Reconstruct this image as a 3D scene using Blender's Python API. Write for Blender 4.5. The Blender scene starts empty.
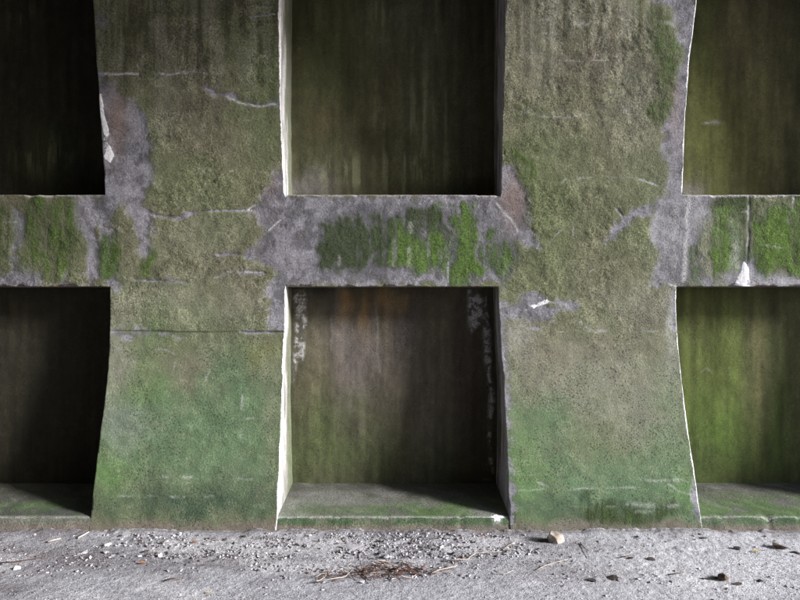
import bpy, math, random
import numpy as np
from mathutils import Vector

# ------------------------------------------------------------------ camera, sky, sun, exposure
scn = bpy.context.scene
COL = scn.collection
FPX = 620.0                       # focal length in photo pixels (photo is 800 wide)
EYE = 1.6
CAMD = 4.7                        # camera distance to the waist of the wall (y = 0)
cam_d = bpy.data.cameras.new('camera')
cam_d.sensor_width = 36.0
cam_d.lens = FPX / 800.0 * 36.0
cam_d.clip_start = 0.05
cam_d.clip_end = 6000.0
cam = bpy.data.objects.new('camera', cam_d)
cam.location = (0.0, -CAMD, EYE)
cam.rotation_euler = (math.radians(90), 0, 0)
COL.objects.link(cam)
scn.camera = cam

SUN_AZ = math.radians(20.5)         # off the wall plane, towards the camera side; light from the right
SUN_EL = math.radians(22)
sun_dir = Vector((math.cos(SUN_AZ) * math.cos(SUN_EL), -math.sin(SUN_AZ) * math.cos(SUN_EL), math.sin(SUN_EL)))
world = bpy.data.worlds.new('World')
scn.world = world
world.use_nodes = True
wn = world.node_tree.nodes
bg = wn['Background']
sky = wn.new('ShaderNodeTexSky')
sky.sky_type = 'NISHITA'
sky.sun_disc = False
sky.sun_elevation = SUN_EL
sky.sun_rotation = math.atan2(sun_dir.x, sun_dir.y)
sky.air_density = 1.0
sky.dust_density = 1.0
sky.ozone_density = 2.5
world.node_tree.links.new(sky.outputs[0], bg.inputs[0])
bg.inputs[1].default_value = 0.075
sun_l = bpy.data.lights.new('sun', 'SUN')
sun_l.energy = 2.6
sun_l.angle = math.radians(10)
sun_l.color = (1.0, 0.985, 0.965)
sun = bpy.data.objects.new('sun', sun_l)
sun.location = (20, -10, 12)
sun.rotation_euler = (-sun_dir).to_track_quat('-Z', 'Y').to_euler()
COL.objects.link(sun)
scn.view_settings.view_transform = 'Standard'
scn.view_settings.look = 'None'
scn.view_settings.gamma = 1.0
scn.view_settings.exposure = 1.8
scn.render.engine = 'CYCLES'
scn.cycles.use_denoising = True
scn.cycles.denoising_prefilter = 'FAST'
scn.cycles.max_bounces = 5
scn.cycles.diffuse_bounces = 3
scn.cycles.adaptive_threshold = 0.015

rng = np.random.default_rng(7)
random.seed(7)

# ------------------------------------------------------------------ numpy noise
def _hash(ix, iy, iz, seed):
    h = (ix.astype(np.int64) * 374761393 + iy.astype(np.int64) * 668265263 + iz.astype(np.int64) * 2147483647 + seed * 974711)
    h = (h ^ (h >> 13)) * 1274126177
    h = h & 0x7fffffff
    h = (h ^ (h >> 16)) & 0xffff
    return h.astype(np.float32) / 65535.0

def vnoise(x, y, seed=0):
    x = np.asarray(x, np.float32); y = np.asarray(y, np.float32)
    ix = np.floor(x); iy = np.floor(y)
    fx = x - ix; fy = y - iy
    fx = fx * fx * fx * (fx * (fx * 6 - 15) + 10); fy = fy * fy * fy * (fy * (fy * 6 - 15) + 10)
    z = np.zeros_like(ix)
    a = _hash(ix, iy, z, seed); b = _hash(ix + 1, iy, z, seed)
    c = _hash(ix, iy + 1, z, seed); d = _hash(ix + 1, iy + 1, z, seed)
    return (a + (b - a) * fx) * (1 - fy) + (c + (d - c) * fx) * fy

def fbm(x, y, octv=4, seed=0, gain=0.5):
    s = 0; a = 1.0; t = 0
    c, sn = 0.8, 0.6
    for i in range(octv):
        s = s + a * vnoise(x, y, seed + i * 17); t += a
        x, y = (x * c - y * sn) * 2.03 + 11.3, (x * sn + y * c) * 2.03 + 5.7
        a *= gain
    return s / t

def sstep(a, b, x):
    t = np.clip((x - a) / (b - a), 0, 1)
    return t * t * (3 - 2 * t)

def lerp(a, b, t):
    return a + (b - a) * t

# ------------------------------------------------------------------ the wall's own 2-D chart
# The wall is laid out on a chart (u right, v down, one unit = 7.6 mm at the waist).
PZ = np.array([-0.3, 0.0, 0.25, 0.5, 0.75, 1.0, 1.2, 1.37, 1.7, 2.0, 2.38, 3.0, 3.74, 4.4, 4.7])
PY = np.array([-0.50, -0.40, -0.305, -0.215, -0.14, -0.08, -0.045, -0.02, 0.0, -0.025, -0.075, -0.16, -0.275, -0.40, -0.46])
_zz = np.linspace(-0.3, 4.7, 1001)
_yy = np.interp(_zz, PZ, PY)
_k = np.ones(61) / 61
_yy = np.convolve(np.pad(_yy, 30, mode='edge'), _k, mode='valid')
def prof(z):
    return np.interp(z, _zz, _yy)

def chart(x, z):
    D = CAMD + prof(z)
    return 400 + x * FPX / D, 300 - (z - EYE) * FPX / D

_vt = 300 - (_zz - EYE) * FPX / (CAMD + _yy)          # chart v for each z, decreasing
def z_of_v(v):
    return np.interp(-np.asarray(v, float), -_vt, _zz)

def edge_fn(pts):
    """vertical pier edge given as chart points -> x(z)"""
    v = np.array([p[1] for p in pts], float); u = np.array([p[0] for p in pts], float)
    z = z_of_v(v)
    x = (u - 400) * (CAMD + prof(z)) / FPX
    o = np.argsort(z)
    z = z[o]; x = x[o]
    zz = np.linspace(-0.3, 4.7, 501)
    xx = np.interp(zz, z, x)
    k = np.ones(25) / 25
    xx = np.convolve(np.pad(xx, 12, mode='edge'), k, mode='valid')
    return lambda q: np.interp(q, zz, xx)

E1L = edge_fn([(93, 0), (97, 75), (101, 130), (105, 195), (110, 287), (109.5, 330), (106.5, 380), (97.5, 450), (89, 525)])
E1R = edge_fn([(279, 0), (281, 100), (284.5, 195), (285.5, 287), (284.5, 330), (281.7, 400), (280, 460), (277, 525)])
E2L = edge_fn([(505.5, 0), (503, 100), (501, 195), (498, 287), (500, 330), (505, 400), (510, 525)])
E2R = edge_fn([(697, 0), (690, 60), (686, 110), (682.5, 195), (676.5, 287), (677, 330), (684, 395), (693, 460), (702, 525)])
E0R = lambda z: E2R(z) - 2 * 2.945
E3L = lambda z: E2L(z) + 2.945
ZL, ZS = 1.70, 2.385              # lintel underside, sill of the upper recesses
ZTOP = 4.7
UTOP = 4.25                       # head of the upper recesses
BACK = 0.26                       # back plane of the recesses
ZJ = 1.37                         # pour joint of the piers

# ------------------------------------------------------------------ masks in chart units
def polysd(u, v, pts):
    P = np.array(pts, np.float32)
    d = np.full(u.shape, 1e9, np.float32)
    inside = np.zeros(u.shape, bool)
    n = len(P)
    for i in range(n):
        ax, ay = P[i]; bx, by = P[(i + 1) % n]
        ex, ey = bx - ax, by - ay
        wx, wy = u - ax, v - ay
        t = np.clip((wx * ex + wy * ey) / (ex * ex + ey * ey + 1e-9), 0, 1)
        dd = (wx - ex * t) ** 2 + (wy - ey * t) ** 2
        d = np.minimum(d, dd)
        c = ((ay > v) != (by > v)) & (u < (bx - ax) * (v - ay) / (by - ay + 1e-9) + ax)
        inside ^= c
    d = np.sqrt(d)
    return np.where(inside, d, -d)

def linedist(u, v, pts):
    d = np.full(u.shape, 1e9, np.float32)
    for (ax, ay), (bx, by) in zip(pts[:-1], pts[1:]):
        ex, ey = bx - ax, by - ay
        t = np.clip(((u - ax) * ex + (v - ay) * ey) / (ex * ex + ey * ey + 1e-9), 0, 1)
        d = np.minimum(d, (u - ax - ex * t) ** 2 + (v - ay - ey * t) ** 2)
    return np.sqrt(d)

def blob(u, v, cx, cy, rx, ry, p=1.0):
    q = ((u - cx) / rx) ** 2 + ((v - cy) / ry) ** 2
    return np.exp(-q * p)

# palette: real surface colours
OLIVE = (.118, .119, .074); BROWN = (.128, .113, .084); GREENO = (.104, .124, .058)
ALGAE = (.084, .132, .072); ALGB = (.084, .152, .052); ALGD = (.040, .064, .040)
WARM = (.188, .184, .154); DARKO = (.092, .092, .058); GREYG = (.15, .165, .155)

BARE_POLYS = [
    [(96, 70), (113, 84), (128, 100), (143, 118), (151, 140), (152, 170), (147, 195), (144, 207), (150, 215), (150, 240), (147, 256), (140, 250), (136, 228), (128, 208), (119, 203), (112, 225), (116, 262), (124, 288), (104, 292), (98, 195)],
    [(96, 10), (106, 14), (107, 26), (95, 28)],
    [(290, 165), (276, 172), (268, 186), (257, 201), (247, 209), (255, 220), (263, 230), (257, 247), (243, 253), (262, 262), (274, 272), (268, 290), (271, 326), (290, 332), (292, 285), (505, 285), (518, 262), (516, 240), (536, 246), (532, 222), (526, 196), (521, 180), (512, 167), (495, 163), (495, 196), (292, 196)],
    [(652, -5), (672, 12), (680, 30), (682, 55), (680, 75), (675, 100), (670, 115), (663, 130), (660, 148), (668, 160), (668, 175), (664, 196), (650, 204), (632, 209), (618, 221), (605, 241), (613, 239), (625, 224), (641, 216), (657, 212), (652, 240), (658, 262), (654, 284), (672, 286), (670, 310), (674, 330), (690, 330), (690, 286), (830, 287), (830, 274), (790, 276), (766, 270), (750, 252), (738, 268), (722, 280), (702, 272), (697, 245), (705, 228), (714, 204), (716, 192), (683, 192), (700, -5)],
    [(498, 300), (512, 303), (523, 294), (535, 291), (546, 297), (551, 308), (547, 320), (537, 325), (525, 320), (512, 316), (508, 330), (509, 420), (515, 530), (500, 530), (494, 330)],
    [(16, 208), (24, 212), (25, 232), (20, 250), (24, 270), (40, 276), (40, 290), (-40, 290), (-40, 274), (12, 273), (15, 250), (12, 230)],
    [(72, 196), (112, 196), (112, 212), (96, 222), (100, 262), (92, 288), (84, 288), (86, 240), (78, 222)],
    [(62, 276), (68, 270), (72, 288), (60, 288)],
    [(110, 330), (130, 331), (150, 333), (176, 332), (180, 334), (150, 336), (126, 338), (110, 336)],
    [(552, 300), (562, 299), (574, 305), (573, 308), (560, 304), (552, 303)],
    [(700, 526), (690, 516), (700, 470), (708, 470), (712, 526)],
]
# lines: points, half width, kind ('g' grey mortar / 'w' white lime / 'd' dark open crack / 's' pale scratch)
LINES = [
    ([(97, 72.5), (112, 73), (138, 73)], 1.0, 'w'), ([(154, 72.5), (172, 74), (190, 70.5), (200, 70), (212, 74.5)], 0.8, 'w'),
    ([(207, 88), (216, 94), (232, 95), (244, 103), (262, 105), (283, 104)], 3.2, 'g'), ([(226, 96), (240, 102), (260, 105.5), (276, 104.5)], 0.8, 'w'),
    ([(252, 18), (266, 16), (283, 12)], 1.0, 'g'), ([(256, 17.5), (276, 14)], 0.6, 'w'),
    ([(144, 213), (160, 216), (178, 217), (190, 214), (206, 211)], 2.4, 'g'), ([(206, 211), (226, 211), (246, 211)], 1.1, 'g'), ([(150, 215), (180, 216.5)], 0.8, 'w'), ([(216, 210.5), (250, 211), (268, 212), (284, 206)], 0.8, 'w'),
    ([(247, 211), (264, 198)], 0.8, 'w'), ([(259, 240), (274, 226), (282, 218)], 0.7, 'w'),
    ([(218, 254), (232, 253), (246, 256), (256, 251)], 2.2, 'g'), ([(240, 272.5), (264, 273)], 1.8, 'g'), ([(240, 272), (262, 272.4)], 0.7, 'w'),
    ([(136, 280), (160, 281), (186, 281)], 1.7, 'g'), ([(138, 280), (154, 281)], 0.7, 'w'), ([(166, 280), (173, 281)], 1.8, 'w'),
    ([(214, 277), (224, 276), (234, 271)], 0.7, 's'), ([(206, 283), (215, 293)], 0.8, 's'),
    ([(232, 270), (214, 278)], 0.5, 's'),
    ([(243, 395), (241.5, 418), (240.5, 438)], 1.1, 's'), ([(232, 418.5), (262, 418.5)], 0.8, 's'),
    ([(120, 495.5), (145, 495.5), (175, 497), (214, 496.5)], 0.9, 's'), ([(162, 477), (172, 478), (192, 477)], 1.1, 's'), ([(222, 479), (252, 479)], 0.8, 's'),
    ([(152, 349), (165, 351), (174, 354)], 0.7, 's'), ([(206, 380), (212, 366), (216, 356)], 0.7, 's'), ([(148, 362), (150, 352), (156, 350)], 0.5, 's'), ([(178, 370), (181, 382)], 0.5, 's'), ([(164, 382), (168, 376), (174, 375)], 0.5, 's'),
    ([(172, 374), (175, 362)], 0.5, 's'),
    # right pier
    ([(497, 203), (503, 212), (510, 219), (520, 232)], 1.0, 'w'), ([(520, 232), (530, 240)], 1.4, 'g'),
    ([(508, 311.5), (518, 310.5), (526, 309.5), (534, 306), (547, 301)], 1.0, 'w'), ([(513, 311.3), (523, 310.3)], 1.7, 'w'), ([(551, 311.5), (562, 309), (574, 306.5)], 0.9, 'w'),
    ([(548, 301), (560, 303), (573, 307), (577, 318), (582, 326), (592, 331), (618, 332)], 0.9, 's'), ([(594, 331.5), (620, 332)], 1.6, 's'),
    ([(578, 177), (600, 176.5), (628, 177.5), (640, 179), (659, 186)], 0.8, 's'), ([(640, 179), (659, 186.5)], 1.0, 'w'),
    ([(617, 209), (622, 216)], 1.3, 'g'), ([(562, 182), (565, 178)], 1.3, 's'),
    ([(549, 243), (556, 235), (563, 228)], 0.7, 's'), ([(548, 229), (555, 224), (560, 228)], 0.5, 's'), ([(572, 222), (574, 236)], 0.5, 's'), ([(590, 272), (603, 264)], 0.6, 's'),
    ([(574, 292), (576, 302)], 0.7, 's'), ([(624, 295), (634, 300)], 0.9, 's'), ([(602, 346), (611, 347), (616, 345)], 0.8, 's'), ([(620, 344), (642, 342)], 0.6, 's'),
    ([(542, 33), (560, 33.5), (578, 33)], 0.6, 's'), ([(556, 61), (590, 60), (640, 59.5), (682, 59)], 0.5, 's'), ([(525, 113), (545, 117), (566, 117), (590, 113), (606, 111)], 0.8, 's'), ([(594, 58), (600, 38)], 0.8, 's'),
    ([(659, 280), (666, 282.5), (676, 287)], 0.9, 'w'), ([(660.5, 281.5), (663, 283.2)], 2.0, 'w'),
    ([(632, 479), (660, 480), (694, 481)], 1.2, 's'), ([(500, 473), (530, 474), (560, 474)], 0.7, 's'), ([(512, 490), (580, 489), (640, 487)], 0.6, 's'), ([(628, 504), (650, 505), (678, 506)], 2.2, 's'), ([(570, 506), (616, 507)], 0.7, 's'), ([(636, 511), (655, 511)], 1.2, 's'),
    ([(628, 470), (640, 463)], 0.7, 's'), ([(668, 484), (682, 492), (694, 496)], 0.7, 's'), ([(520, 462), (522, 472)], 0.5, 'd'), ([(538, 483), (548, 487)], 0.9, 'w'),
    ([(659, 412), (664, 440)], 0.6, 's'),
    # pier joints
    ([(109, 330.5), (180, 331.5), (285, 331.5)], 0.62, 'd'), ([(285, 331.6), (240, 331.5)], 1.4, 'g'),
    ([(509, 311.5), (524, 310), (536, 306), (547, 301)], 2.0, 'w'), ([(529, 305), (534, 307), (532, 313)], 3.0, 'w'),
    ([(512, 331), (560, 331.5), (620, 331), (676, 331)], .5, 's'), ([(551, 311.5), (574, 306.5)], 1.5, 'w'),
    # lintel cracks
    ([(411, 224), (410, 245), (407, 268)], 2.6, 's'), ([(426, 232), (428, 250), (428, 270)], 2.4, 's'), ([(395, 240), (394, 266)], 2.0, 's'), ([(340, 250), (339, 264)], 1.6, 's'), ([(480, 262), (478, 280)], 2.4, 'g'), ([(447, 203), (450, 214), (452, 240), (448, 262)], 1.0, 'g'), ([(446, 200), (449, 215)], 0.6, 'w'), ([(448, 262), (448, 282)], 0.7, 'w'), ([(372, 216), (373, 240), (371, 262)], 2.0, 'g'),
    ([(748.5, 196), (749, 222), (748, 240), (748, 262)], 1.3, 'g'), ([(749, 200), (749, 220)], 0.8, 'w'), ([(748, 232), (747.5, 245)], 0.8, 'w'), ([(748.5, 246), (748, 264)], 0.6, 'd'), ([(793, 196), (793, 210)], 0.9, 'w'), ([(789, 205), (788, 224)], 1.2, 's'),
    ([(742, 212), (750, 211)], 0.8, 's'), ([(760, 246), (786, 248)], 0.7, 's'), ([(690, 198), (690, 206)], 0.8, 'w'), ([(676, 196), (673, 208)], 0.8, 'w'),
    ([(687, 194), (686, 220), (684, 280)], 3.0, 'b'),
    ([(683, 195), (700, 195.5), (830, 195)], 1.4, 'b'), ([(-40, 195.5), (100, 196.5)], 0.9, 's'), ([(285, 195.5), (500, 195.5)], 0.7, 's'),
    ([(-20, 224), (16, 221)], 0.5, 's'),
]
WHITE_POLYS = [ [(745, 262), (748, 268), (748, 277), (752, 288), (734, 288), (738, 278)],
               [(98, 82), (101, 85), (104, 110), (108, 140), (115, 158), (112, 164), (106, 160), (100, 120)],
               [(283, 196), (288, 198), (286, 190)]]
SPOTS_S = [(578, 22, 6, 2.2), (586, 23, 4, 2), (545, 21, 5, 2), (667, 22, 6, 2), (686, 39, 4, 2), (618, 93, 6, 2), (528, 113, 4, 1.5), (210, 173, 7, 2), (198, 172, 3, 1.5), (267, 83, 2.5, 2), (590, 115, 3, 1.5), (626, 108, 5, 1.5), (550, 96, 3, 3), (600, 110, 2, 2)]
# moss: polygon, brightness 0 dark .. 1 bright, strength
MOSS = [
    ([(326, 228), (335, 220), (349, 218), (361, 222), (367, 232), (368, 250), (364, 262), (352, 266), (336, 263), (322, 266), (318, 252), (321, 238)], 0.0, 1.0),
    ([(377, 220), (392, 221), (404, 214), (420, 213), (438, 216), (449, 224), (446, 272), (436, 276), (420, 270), (400, 270), (384, 270), (375, 262)], 0.25, 0.9),
    ([(404, 224), (416, 222), (436, 226), (447, 236), (446, 273), (432, 274), (406, 268), (396, 262)], 0.75, 0.9),
    ([(408, 213), (424, 212), (440, 218), (446, 228), (430, 228), (412, 222)], 0.05, 0.9),
    ([(453, 214), (464, 212), (472, 217), (474, 236), (472, 250), (474, 279), (462, 279), (452, 276)], 0.8, 1.1),
    ([(486, 246), (498, 242), (512, 240), (512, 262), (506, 276), (494, 279), (486, 270)], 0.55, 0.9),
    ([(490, 232), (497, 228), (499, 238), (492, 243)], 0.6, 0.7), ([(511, 230), (518, 234), (514, 244)], 0.3, 0.6),
    ([(474, 216), (486, 218), (484, 230), (475, 232)], 0.2, 0.35),
    # left lintel
    ([(26, 204), (50, 200), (74, 206), (78, 236), (70, 266), (62, 282), (44, 276), (28, 266), (24, 232)], 0.45, 0.62),
    ([(-40, 214), (8, 206), (14, 240), (14, 268), (-40, 268)], 0.35, 0.5),
    ([(100, 236), (112, 236), (118, 246), (118, 272), (104, 276), (98, 262)], 0.45, 0.75), ([(146, 254), (150, 252), (150, 274), (146, 276)], 0.7, 0.7),
    ([(30, 250), (48, 252), (52, 278), (34, 276)], 0.6, 0.5),
    # right lintel
    ([(714, 200), (730, 198), (752, 197), (756, 212), (754, 234), (740, 222), (722, 212)], 0.02, 0.9),
    ([(722, 212), (734, 210), (740, 222), (738, 248), (730, 272), (718, 276), (716, 258), (722, 240)], 0.85, 1.0),
    ([(738, 226), (752, 224), (756, 252), (744, 262), (736, 250)], 0.4, 0.6),
    ([(760, 214), (774, 208), (788, 214), (792, 248), (800, 266), (786, 274), (762, 266), (756, 246)], 0.85, 0.95),
    ([(790, 200), (800, 202), (830, 206), (830, 262), (802, 266), (794, 240)], 0.45, 0.8), ([(752, 200), (764, 200), (762, 214), (754, 216)], 0.1, 0.6),
    ([(696, 228), (706, 226), (704, 242), (696, 250)], 0.4, 0.6), ([(692, 250), (698, 248), (698, 286), (690, 286)], 0.45, 0.7),
    # right pier, along the bare strip and elsewhere
    ([(648, 14), (668, 14), (681, 34), (682, 62), (674, 98), (664, 126), (656, 128), (654, 96), (662, 66), (648, 40)], 0.5, 0.45),
    ([(502, 150), (514, 160), (524, 178), (534, 200), (526, 178), (530, 168), (516, 150)], 0.6, 0.55),
    ([(656, 150), (664, 160), (662, 190), (652, 200), (652, 170)], 0.4, 0.25),
    ([(262, 20), (282, 20), (283, 160), (272, 170), (264, 160), (270, 90)], 0.5, 0.35),
    # pier bases
    ([(592, 502), (640, 510), (672, 507), (664, 520), (612, 520), (588, 514)], 0.15, 0.7),
]
# large colour fields on the front: u, v, ru, rv, colour, weight
FIELDS = [
    (190, 30, 120, 60, DARKO, .6), (190, 120, 90, 60, BROWN, .35), (110, 30, 30, 40, DARKO, .5), (265, 110, 22, 60, GREENO, .7), (200, 180, 45, 25, GREENO, .5), (160, 160, 20, 40, GREENO, .4),
    (165, 250, 40, 22, OLIVE, .6), (180, 300, 90, 22, WARM, .35), (200, 235, 50, 20, WARM, .28), (165, 110, 14, 50, WARM, .3),
    (560, 90, 60, 60, BROWN, .55), (610, 150, 40, 50, OLIVE, .5), (600, 40, 30, 60, BROWN, .5), (635, 100, 20, 60, WARM, .35), (545, 20, 20, 80, WARM, .3), (640, 240, 40, 40, GREENO, .6), (545, 200, 30, 60, GREENO, .6), (520, 150, 22, 30, GREENO, .6), (590, 280, 60, 40, OLIVE, .4), (640, 300, 40, 25, WARM, .35),
    # bases
    (190, 430, 120, 70, ALGAE, .9), (115, 365, 20, 45, WARM, .75), (150, 355, 12, 40, ALGB, .35), (105, 470, 22, 26, ALGB, .9), (125, 425, 25, 22, GREYG, .6), (180, 365, 40, 22, BROWN, .5), (240, 400, 30, 50, ALGAE, .7), (262, 350, 14, 16, (.15, .15, .055), .4), (275, 420, 10, 70, BROWN, .3), (190, 505, 80, 18, ALGD, .9), (140, 395, 25, 25, ALGB, .4), (245, 490, 30, 30, ALGD, .4), (190, 380, 15, 25, BROWN, .4), (195, 460, 60, 25, ALGAE, .4),
    (600, 385, 100, 45, WARM, .55), (540, 350, 16, 30, BROWN, .35), (600, 350, 50, 16, BROWN, .3), (545, 425, 30, 25, ALGAE, .75), (600, 485, 120, 45, ALGAE, .95), (520, 480, 25, 50, ALGB, .55), (670, 440, 20, 60, ALGAE, .55), (600, 440, 40, 25, OLIVE, .4), (640, 420, 20, 20, WARM, .35), (600, 510, 110, 12, ALGD, .75), (690, 490, 15, 20, ALGB, .5), (560, 505, 50, 10, ALGD, .35),
    # lintels away from bare concrete
    (60, 240, 60, 40, OLIVE, .6), (735, 245, 22, 30, WARM, .5), (775, 215, 15, 12, WARM, .6), (710, 265, 14, 14, WARM, .7),
]

def front_masks(x, z):
    u, v = chart(x, z)
    u = u.astype(np.float32); v = v.astype(np.float32)
    su, sv = u / 10.0, v / 10.0
    w1 = fbm(su * .55, sv * .55, 4, 3) - .5
    w2 = fbm(su * .55, sv * .55, 4, 31) - .5
    wu, wv = u + w1 * 9, v + w2 * 9
    n_big = fbm(su * .16, sv * .16, 4, 51)
    n_mid = fbm(su * .8, sv * .8, 4, 61)
    strk = fbm(su * 1.5, sv * .13, 3, 71)
    c = np.empty(u.shape + (3,), np.float32)
    c[:] = OLIVE
    c = lerp(c, np.array(BROWN, np.float32), (sstep(.42, .66, n_big) * .55)[..., None])
    c = lerp(c, np.array(GREENO, np.float32), (sstep(.45, .7, fbm(su * .22, sv * .18, 4, 91)) * .5)[..., None])
    bu, bv = u + w1 * 34, v + w2 * 34
    for (cx, cy, rx, ry, col, wt) in FIELDS:
        k = np.clip(blob(bu, bv, cx, cy, rx * 1.15, ry * 1.15) * wt * (0.62 + .8 * n_mid), 0, 1)
        c = lerp(c, np.array(col, np.float32), k[..., None])
    # pale drip streaks on the upper piers
    top = sstep(150, 10, v)
    s = sstep(.5, .72, strk) * top
    c = lerp(c, np.array(WARM, np.float32), (s * .5)[..., None])
    c = c * lerp(1.0, .60, sstep(.50, .34, strk) * top)[..., None]
    # dirt splash at the foot
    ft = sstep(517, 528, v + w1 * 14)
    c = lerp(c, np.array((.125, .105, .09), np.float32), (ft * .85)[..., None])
    bare = np.zeros(u.shape, np.float32)
    for P in BARE_POLYS:
        bare = np.maximum(bare, np.clip(.5 + polysd(wu, wv, P) / 15.0, 0, 1))
    white = np.zeros_like(bare); dark = np.zeros_like(bare); relief = np.zeros_like(bare); pale = np.zeros_like(bare)
    for pts, hw, kind in LINES:
        # fast reject
        us = [p[0] for p in pts]; vs = [p[1] for p in pts]
        m = (u > min(us) - 12) & (u < max(us) + 12) & (v > min(vs) - 12) & (v < max(vs) + 12)
        if not m.any():
            continue
        jit = 2.2 if kind != 'd' else 0.8
        d = linedist(u[m] + w1[m] * jit * 1.6, v[m] + w2[m] * jit * 1.6, pts)
        wid = hw * (.45 + 1.1 * n_mid[m])
        k = np.clip(1.1 - d / (wid * 1.2 + .3), 0, 1)
        if kind == 'w' and hw < 1.5:
            pale[m] = np.maximum(pale[m], np.clip(1.1 - d / (hw * (.4 + 1.1 * n_mid[m]) + .3), 0, 1) * (.12 + 1.0 * sstep(.38, .64, n_mid[m]))); bare[m] = np.maximum(bare[m], np.clip(.8 - d / (hw * 4), 0, 1) * .7)
        elif kind == 'g':
            bare[m] = np.maximum(bare[m], np.clip(.85 - d / (wid * 2.0 + .6), 0, 1)); relief[m] += .0008 * k
        elif kind == 'w':
            white[m] = np.maximum(white[m], k * (.30 + .7 * sstep(.38, .62, n_mid[m]))* (1.0 if hw > 1.5 else .78)); bare[m] = np.maximum(bare[m], np.clip(.95 - d / (hw * 4), 0, 1) * .7)
            relief[m] -= .002 * k
        elif kind == 'd':
            dark[m] = np.maximum(dark[m], np.clip(1.1 - d / (hw * 1.4), 0, 1) * (.35 + .5 * sstep(.34, .62, n_mid[m]))); relief[m] += .002 * k
        elif kind == 'b':
            pale[m] = np.maximum(pale[m], k * .9); relief[m] -= .002 * k
        else:
            pale[m] = np.maximum(pale[m], k * sstep(.34, .66, n_mid[m]) * .45)
    for P in WHITE_POLYS:
        white = np.maximum(white, np.clip(.6 + polysd(u + w1 * 8, v + w2 * 8, P) / 3.5, 0, 1) * (.45 + .6 * sstep(.36, .6, n_mid)))
    for (cx, cy, rx, ry) in SPOTS_S:
        pale = np.maximum(pale, blob(wu, wv, cx, cy, rx, ry) * .55 * sstep(.35, .6, n_mid))
    bare *= 1 - ft
    moss = np.zeros_like(bare); mbri = np.zeros_like(bare)
    st2 = fbm(su * 2.0, sv * .22, 3, 131)
    for P, br, st in MOSS:
        k = np.clip(.82 + polysd(u + w1 * 26, v + w2 * 26 + (st2 - .5) * 9, P) / 14.0, 0, 1) * st
        k = k * (.80 + .4 * sstep(.3, .6, st2))
        mbri = lerp(mbri, br * .85 + (st2 - .5) * .7, np.clip(k * 1.4, 0, 1)); moss = np.maximum(moss * (1 - k * .4), k)
    run = sstep(.60, .74, fbm(su * 2.6, sv * .16, 2, 137)) * sstep(200, 225, v) * sstep(285, 262, v)
    moss = moss * (1 - run * .12)
    lite = np.clip(blob(wu, wv, 672, 232, 18, 40) * .42 + blob(wu, wv, 700, 216, 14, 20) * .4 + blob(wu, wv, 790, 281, 70, 6) * .45 + blob(wu, wv, 504, 420, 5, 120) * .3 + blob(wu, wv, 520, 335, 14, 26) * .3 + blob(wu, wv, 672, 330, 7, 40) * .35 + blob(wu, wv, 735, 250, 5, 30) * .4, 0, .6) * (.5 + n_mid)
    pale = np.maximum(pale, lite)
    sp = np.where(v > 334, 1.0, .12) * (1 - bare)
    rough = lerp(1.0, .38, sstep(318, 342, v)) * (1 - bare * .35) * (.55 + .8 * sstep(.3, .7, fbm(su * .3, sv * .3, 3, 171)))
    # warm stain in bare patches
    wm = blob(wu, wv, 118, 120, 10, 34) * .9 + blob(wu, wv, 514, 200, 12, 26) * .9 + blob(wu, wv, 677, 110, 7, 40) * .45 + blob(wu, wv, 66, 199, 16, 4) * .6 + blob(wu, wv, 271, 190, 8, 14) * .4
    # sooty underside / darker damp in the bare corners
    dk = blob(wu, wv, 262, 225, 16, 34) * .5 + blob(wu, wv, 128, 250, 22, 26) * .5 + blob(wu, wv, 268, 250, 20, 28) * .4 + blob(wu, wv, 500, 206, 24, 8) * .4
    # relief (positive = into the wall)
    relief = relief + sstep(.2, .8, bare) * .003 - sstep(.3, .9, moss) * (.001 + .003 * fbm(su * 2.6, sv * 2.6, 3, 161, .6))
    relief += (fbm(su * .35, sv * .35, 3, 141) - .5) * .016 + (fbm(su * 1.5, sv * 1.5, 4, 151, .7) - .5) * .009 * rough
    rg = np.abs(fbm(su * 1.1, sv * .9, 3, 181, .6) - .5) * 2
    relief += (.25 - np.clip(rg, 0, .5)) * .0045 * rough * sstep(.35, .6, fbm(su * .4, sv * .4, 3, 191))
    relief -= white * .003
    return dict(tint=c, bare=bare, moss=moss, white=white, dark=dark + dk * .0, pale=pale, mbri=mbri, speck=sp, rough=rough,
                warm=np.clip(wm, 0, 1), damp=np.clip(dk, 0, 1), relief=relief)

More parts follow.
